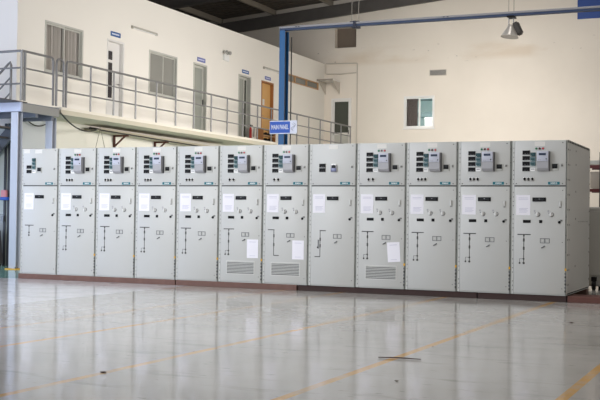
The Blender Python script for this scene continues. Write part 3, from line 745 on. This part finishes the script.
def f_plate(mb):
    rect_frame(mb, 'x', .425, .562, .742, .812, -.006, -.002, .007, 'relay_side'); mb.box(.488, .5, -.006, -.002, .75, .805, 'relay_side')
    mb.box(.432, .555, -.0035, -.002, .749, .805, 'cab_edge'); mb.cyl((.46, -.006, .777), (.46, -.003, .777), .013, 'cab', 10); mb.cyl((.528, -.006, .777), (.528, -.003, .777), .013, 'cab', 10)
    return mb
def f_lever(mb):
    mb.cyl((.475, -.01, .69), (.475, -.002, .69), .014, 'cab_edge', 12); mb.tube([(.445, -.014, .672), (.475, -.014, .688), (.495, -.014, .702)], .007, 'relay_side', 6); return mb
def f_T(full):
    def g(mb):
        y0, y1 = -.0035, -.002
        mb.box(.1, .29, y0, y1, .855, .869, 'mimic')
        z1 = .445 if full else .68
        mb.box(.188, .198, y0, y1, z1, .86, 'mimic')
        mb.box(.181, .205, y0, y1, .835, .852, 'mimic')
        if full:
            for z in (.76, .64): mb.box(.181, .205, y0 - .001, y1, z, z + .045, 'mimic')
            mb.cyl((.193, y0 - .002, .51), (.193, y1, .51), .014, 'mimic', 10); mb.cyl((.193, y0 - .002, .45), (.193, y1, .45), .017, 'mimic', 10)
            mb.box(.135, .19, y0, y1, .508, .514, 'relay_side'); mb.box(.132, .138, y0, y1, .45, .514, 'relay_side'); mb.cyl((.135, y0 - .002, .45), (.135, y1, .45), .014, 'mimic', 10)
        else:
            mb.cyl((.193, y0 - .002, .685), (.193, y1, .685), .016, 'mimic', 10); mb.box(.178, .208, y0, y1, .72, .745, 'mimic')
        return mb
    return g
def f_step(kind):
    def g(mb):
        y0, y1 = -.0035, -.002
        a, c = ((.1, .215), (.205, .295)) if kind == 7 else ((.195, .3), (.115, .205))
        mb.box(a[0], a[1], y0, y1, .855, .868, 'mimic'); mb.box(.2, .21, y0, y1, .45, .86, 'mimic'); mb.box(c[0], c[1], y0, y1, .448, .46, 'mimic')
        for z in ((.74, .6) if kind == 7 else (.7, .6)): mb.box(.196, .217, y0 - .001, y1, z, z + .05, 'mimic')
        if kind == 8: mb.box(.165, .185, y0, y1, .58, .72, 'relay_side'); mb.cyl((.165, y0 - .002, .6), (.165, y1, .6), .014, 'mimic', 10)
        return mb
    return g
def f_vent(mb):
    rect_frame(mb, 'x', .16, .668, .132, .35, -.007, -.002, .012, 'cab_l')
    mb.box(.172, .656, -.0035, -.002, .144, .338, 'vent_s')
    for i in range(8):
        z = .15 + i * .0235; mb.box(.172, .656, -.0042, -.0034, z, z + (.013 if i == 0 else .006), 'vent_d'); mb.prism([(-.0034, z + .008), (-.014, z + .010), (-.0034, z + .02)], 'x', .172, .656, 'vent')
    return mb
def f_sheet(mb):
    mb.box(0, .2, -.006, -.002, 0, .3, 'paper'); mb.box(.04, .16, -.0066, -.0055, .255, .262, 'ink'); mb.box(.05, .15, -.0066, -.0055, .035, .04, 'ink'); return mb
def f_sticker(mb):
    mb.box(.775, .799, -.003, .007, .355, .39, 'yellow')
    for i in range(6): mb.box(.776, .798, -.002, .007, .05 + i * .05, .078 + i * .05, 'relay_side' if i % 2 else 'mimic')
    return mb
def f_side(mb):
    x = PW - .004
    mb.box(x, x + .005, .10, CD - .03, .05, CH - .04, 'cab', .002)
    mb.box(x, x + .004, .012, .094, .02, CH - .04, 'cab_l', .001)
    for i in range(12): mb.box(x + .001, x + .006, .2 + i * .15, .3 + i * .15, .034, .046, 'label')
    for y in (.065, .19, 2.0):
        for i in range(10): mb.cyl((x + .004, y, .15 + i * .215), (x + .009, y, .15 + i * .215), .013, 'hole', 8)
    for y in (.72,):
        for z in (.4, 1.1, 1.5, 1.9, 2.1): mb.cyl((x + .005, y, z), (x + .009, y, z), .014, 'hole', 8)
    for i in range(8): mb.cyl((x + .005, 1.0 + i * .12, 1.06), (x + .008, 1.0 + i * .12, 1.06), .009, 'relay_side', 8)
    for i in range(14): mb.box(x - .03, x + .007, .08 + i * .14, .15 + i * .14, CH - .03, CH + .003, 'gap')
    for i in range(1): mb.box(x + .001, x + .007, .1, CD - .05, .012, .03, 'gap')
    return mb

def cubicle(i):
    n = i + 1
    r = empty('switchgear_cubicle', (i * PW, 0, Z0))
    vent = n in (6, 7, 9); plain = n in (1, 8)
    cpart('body', 'carcass', f_body, r); cpart('sl', 'perforated_strip', f_strip_l, r); cpart('sr', 'joint_strip', f_strip_r, r)
    cpart('gap', 'door_gap', f_gap, r); cpart('kick', 'sill', f_kick, r)
    td = cpart('td', 'instrument_door', f_top_door, r); ld = cpart('ld', 'main_door', f_low_door, r)
    if n not in (1, 7, 8): cpart('stk', 'warning_sticker', f_sticker, r)
    cpart('knob', 'latch', f_knob, td); cpart('brand', 'brand_plate', f_brand, td)['label'] = 'teal plate with white lettering'
    if n == 1:
        for z in (1.865, 1.785): cpart('meter', 'meter', f_meter, td, (.122, 0, z))
        cpart('teal', 'relay_module', f_teal, td, (-.035, 0, .005)); cpart('wh', 'white_module', f_wh, td, (-.03, 0, .015)); cpart('em', 'energy_meter', f_emeter, td, (-.215, 0, .005))
        cpart('lb1', 'name_plate', lambda mb: mb.box(.0, .13, -.004, -.002, 0, .07, 'label'), td, (.052, 0, 2.14)); cpart('lb', 'name_plate', f_lblplate, td, (-.035, 0, 0))
    elif n == 8:
        for z in (1.85, 1.78): cpart('meter', 'meter', f_meter, td, (.178, 0, z))
        def f_blue(mb):
            mb.box(.37, .48, -.02, -.002, 1.775, 1.885, 'relay_grey', .01); mb.box(.382, .468, -.03, -.02, 1.785, 1.84, 'bluemeter', .006); mb.cyl((.425, -.026, 1.855), (.425, -.02, 1.855), .035, 'dark', 14); mb.box(.39, .46, -.022, -.002, 1.885, 1.905, 'white'); return mb
        cpart('bm', 'round_top_meter', f_blue, td)['label'] = 'small blue grey meter with dark top'
        cpart('lb', 'name_plate', f_lblplate, td)
    else:
        for z in (2.015, 1.935, 1.855, 1.775): cpart('meter', 'meter', f_meter, td, (.163, 0, z))
        cpart('teal', 'relay_module', f_teal, td); cpart('wh', 'white_module', f_wh, td)
        pr = cpart('relay', 'protection_relay', f_relay, td)
        pr['label'] = 'grey protruding relay box with pale blue display face'
        # the face and screen are merged here so that they stay one level below the door
        cpart('rface', 'relay_face', f_relay_face, td); cpart('lcd', 'relay_display', f_lcd, td)
        cpart('em', 'energy_meter', f_emeter, td, (.012, 0, 0)); cpart('lb', 'name_plate', f_lblplate, td)
        for x, c in ((.36, 'green_l'), (.408, 'dark_l'), (.456, 'red_l')): cpart(c, 'indicator_lamp', f_lamp(c), td, (x, 0, 2.1))
        for x in ((.175, .23, .285) if not vent else (.18, .25)): cpart('sw', 'selector_switch', f_sw, td, (x, 0, 1.635))
    cpart('paper', 'paper_sheet', f_paper, ld)['label'] = 'white paper sheet with faint print'
    cpart('disp', 'display_window', f_disp, ld); cpart('handle', 'handle', f_handle, ld); cpart('key', 'lock', f_key, ld); cpart('plate', 'nameplate', f_plate, ld); cpart('lever', 'lever', f_lever, ld)
    if not plain:
        for x in (.385, .58): cpart('turn', 'turn_knob', f_turn, ld, (x, 0, 1.155))
        cpart('win', 'viewing_window', f_win, ld); cpart('sq', 'push_button', f_sq, ld)
    if n in (7, 8): cpart('step%d' % n, 'mimic_diagram', f_step(n), ld)
    else: cpart('T%d' % (n != 1), 'mimic_diagram', f_T(n != 1), ld)
    if vent:
        cpart('vent', 'vent_grille', f_vent, ld)
        s = cpart('sheet', 'notice_sheet', f_sheet, ld, (.53, 0, .40)); s['label'] = 'blank white notice sheet taped on the door'
        if n == 9: s.rotation_euler = (0, math.radians(-4), 0)
    if n == 12: cpart('side', 'side_panel', f_side, r)['label'] = 'bolted grey end panel'
    return r
LBL = ['leftmost grey switchgear cubicle with short mimic line, few instruments and no protruding box',
 'grey switchgear cubicle second from the left, right beside the one with the short mimic line',
 'grey switchgear cubicle third from the left, without louvres, T-shaped mimic line',
 'grey switchgear cubicle fourth from the left, without louvres, T-shaped mimic line',
 'grey switchgear cubicle fifth from the left, directly left of the first louvred cubicle',
 'leftmost louvred grey cubicle with T-shaped mimic line, left of the other louvred neighbour',
 'louvred grey cubicle with step-shaped mimic line, standing below the MAIN PANEL sign',
 'plain grey cubicle with only two meters, one small round-topped meter and step-shaped mimic line',
 'louvred grey cubicle with tilted notice sheet, right of the plain two-meter cubicle',
 'grey switchgear cubicle directly right of the louvred one with the tilted sheet',
 'grey switchgear cubicle second from the right end of the row',
 'rightmost grey switchgear cubicle at the row end, its bolted side panel showing']
for i in range(12): tag(cubicle(i), LBL[i], 'switchgear', 'switchgear cubicles in the row')

# timber skids
def skid(x0, x1, y0, y1, z1, m, lab):
    o = MB().box(x0, x1, y0, y1, 0, z1, m, .006).build('timber_skid'); tag(o, lab, 'timber', 'timber skids under the switchgear')
skid(-.03, 3.2, .0, .2, .0895, 'skid_a', 'red brown timber skid under the left end of the switchgear row')
skid(3.215, 5.41, .0, .2, .0895, 'skid_a', 'red brown timber skid under the louvred pair left of centre')
skid(5.425, 8.3, .03, .2, .0895, 'skid_c', 'dark brown timber skid under the cubicles right of centre')
skid(8.315, 9.598, .03, .2, .0895, 'skid_c', 'dark timber skid under the right end cubicles')
skid(9.62, 11.6, -.0, .5, .088, 'skid_r', 'reddish timber lying past the right end of the row')
skid(-.03, 9.598, 1.85, 2.05, .0895, 'skid_b', 'long brown timber skid under the rear of the row')

# ------------------------------------------------------------------ storage behind the right end
r = tag(empty('storage_rack', (10.6, 4.3, 0)), 'maroon beamed storage rack behind the right end of the row', 'rack')
for x in (-1.1, 1.1):
    for y in (-.3, .3): MB().box(x - .03, x + .03, y - .03, y + .03, 0, 2.38, 'rack_d').build('upright', r)
for z in (1.66, 2.08):
    for y in (-.3, .3): MB().box(-1.35, 1.2, y - .02, y + .02, z + .02, z + .075, 'maroon').build('beam', r)
    MB().box(-1.25, 1.2, -.28, .28, z + .076, z + .09, 'box_p').build('shelf', r)
for x, lab in ((9.5, 'pale carton on the lower rack shelf, nearest the row end'), (10.25, 'pale carton on the lower rack shelf, second from the row end'), (11.0, 'pale carton on the lower rack shelf, farthest from the row')):
    rr = tag(empty('carton', (x, 4.3, 1.751)), lab, 'box', 'cartons on the storage rack')
    MB().box(-.2, .35, -.25, .25, 0, .29, 'box_p', .005).build('box_body', rr); MB().box(.05, .1, -.251, .251, .285, .292, 'tray').build('tape', rr)
MB_ = MB().box(9.22, 11.66, 4.04, 4.56, 2.172, 2.24, 'alu', .004).build('flat_panel'); tag(MB_, 'pale flat panel lying on the top rack shelf', 'panel')
r = tag(empty('trolley_cabinet', (10.0, 3.4, 0)), 'grey steel cabinet on black castors behind the row end', 'cabinet')
MB().box(-.85, .5, -.3, .3, .06, 1.4, 'cab2', .03).build('body', r)
for a, c in ((-.8, -.18), (-.16, .46)):
    d = MB().box(a, c, -.315, -.3, .24, 1.33, 'cab2', .01).build('door', r); MB().box(c - .06, c - .04, -.335, -.315, .7, .9, 'steel').build('handle', d)
for x in (-.47, .42):
    for y in (-.36, .36):
        q_ = .06 if y < 0 else -.06
        cst = MB().box(x - .04, x + .04, min(y, y + q_) - .02, max(y, y + q_) + .02, .15, .22, 'black').build('castor', r)
        MB().cyl((x - .025, y, .075), (x + .025, y, .075), .075, 'black', 16).build('wheel', cst)

# floor litter
tag(MB().tube([(9.31, -7.07, .008), (9.48, -7.03, .01), (9.66, -7.02, .008)], [.004, .006, .004], 'debris', 6).build('stick'), 'thin dark stick lying across the yellow line in the foreground', 'stick')
for x, y, s, lab in ((7.83, -8.85, .02, 'dark crumb on the yellow floor line at lower left'), (10.2, -3.1, .02, 'dark speck of litter on the floor right of centre'), (9.85, -8.2, .012, 'flat grey crumb on the foreground floor right of the stick')):
    b = bmesh.new(); bmesh.ops.create_icosphere(b, subdivisions=1, radius=1)
    for v in b.verts: v.co = (x + v.co.x * s * 1.5, y + v.co.y * s, .006 + v.co.z * .006)
    tag(MB().bm(b, 'crumb' if s < .015 else 'debris').build('floor_crumb'), lab, 'litter')

# ------------------------------------------------------------------ light
w = bpy.data.worlds.new('daylight'); SC.world = w; w.use_nodes = True; nt = w.node_tree
bg = nt.nodes['Background']; tc = nt.nodes.new('ShaderNodeTexCoord'); sp = nt.nodes.new('ShaderNodeSeparateXYZ')
nt.links.new(tc.outputs['Generated'], sp.inputs[0])
cr = nt.nodes.new('ShaderNodeValToRGB'); mr = nt.nodes.new('ShaderNodeMapRange')
mr.inputs[1].default_value = -1; mr.inputs[2].default_value = 1
nt.links.new(sp.outputs[0], mr.inputs[0]); nt.links.new(mr.outputs[0], cr.inputs[0])
cr.color_ramp.elements[0].color = (1.0, 1.07, 1.25, 1); cr.color_ramp.elements[1].color = (.56, .52, .48, 1); cr.color_ramp.elements[1].position = .9
e_ = cr.color_ramp.elements.new(.5); e_.color = (.72, .71, .70, 1)
nt.links.new(cr.outputs[0], bg.inputs['Color']); bg.inputs['Strength'].default_value = 1.0
def area(name, loc, target, sx, sy, e, col, spread=180):
    l = bpy.data.lights.new(name, 'AREA'); l.shape = 'RECTANGLE'; l.size = sx; l.size_y = sy; l.energy = e; l.color = col; l.spread = math.radians(spread)
    o = bpy.data.objects.new(name, l); C.objects.link(o); o.location = loc
    o.rotation_euler = (Vector(target) - Vector(loc)).to_track_quat('-Z', 'Y').to_euler(); return o
area('door_daylight', (-8, -5, 3.2), (-1, 1, 1.8), 5, 5, 440, (.48, .64, 1))
area('row_fill', (1.0, -9.0, 4.2), (1.7, 1, 1.6), 5, 5, 760, (.92, .95, 1))  # added fill above the open floor, grades the row's brightness; no door there
for x, y, e in ((2.5, 4.5, 250), (8, 5, 280), (13.5, 4, 150)): area('roof_fill', (x, y, zr(x) - .5), (x, y, 0), 1.2, 20, e, (1, .97, .94), 130)  # unseen fills added under the roof; the sheet has no openings
for x in (4, 10): area('front_floor_fill', (x, -10, zr(x) - .5), (x, -10, 0), 1.2, 10, 190, (1, .96, .92))  # added fills that brighten the front floor from below a closed roof
area('side_fill', (14, 11, 3.5), (-3, 9.2, 3.2), 6, 3, 430, (1, .965, .935), 76)  # added narrow fill for the balcony side and lower wall; no door there
area('back_wall_fill', (3.5, 12.5, 6.8), (3.0, 21, 4.0), 6, 1.4, 230, (1, .97, .94), 95)  # added fill hung below the roof and aimed at the back wall
area('annexe_fill', (1.0, YB + 1.0, 6.5), (1.0, YB + 1.2, 4), .6, .6, 160, (.95, 1, 1))  # added to brighten the room behind the window; no fitting modelled

# ------------------------------------------------------------------ camera
cam = bpy.data.cameras.new('camera'); co = bpy.data.objects.new('camera', cam); C.objects.link(co); SC.camera = co
cx, cy, cz, yaw, pitch, roll, f = 12.267963, -15.377722, 1.144253, -.417244, .0169206, .0138171, 1065.853
fw = Vector((math.sin(yaw) * math.cos(pitch), math.cos(yaw) * math.cos(pitch), math.sin(pitch)))
rt = Vector((math.cos(yaw), -math.sin(yaw), 0)); up = rt.cross(fw)
r_ = rt * math.cos(roll) + up * math.sin(roll); u_ = -rt * math.sin(roll) + up * math.cos(roll)
co.matrix_world = Matrix(((r_.x, u_.x, -fw.x, cx), (r_.y, u_.y, -fw.y, cy), (r_.z, u_.z, -fw.z, cz), (0, 0, 0, 1)))
cam.sensor_width = 36; cam.lens = f / 600 * 36; cam.clip_end = 200
SC.view_settings.view_transform = 'Standard'; SC.view_settings.look = 'None'; SC.view_settings.gamma = 1; SC.view_settings.use_curve_mapping = False
SC.view_settings.exposure = -0.15
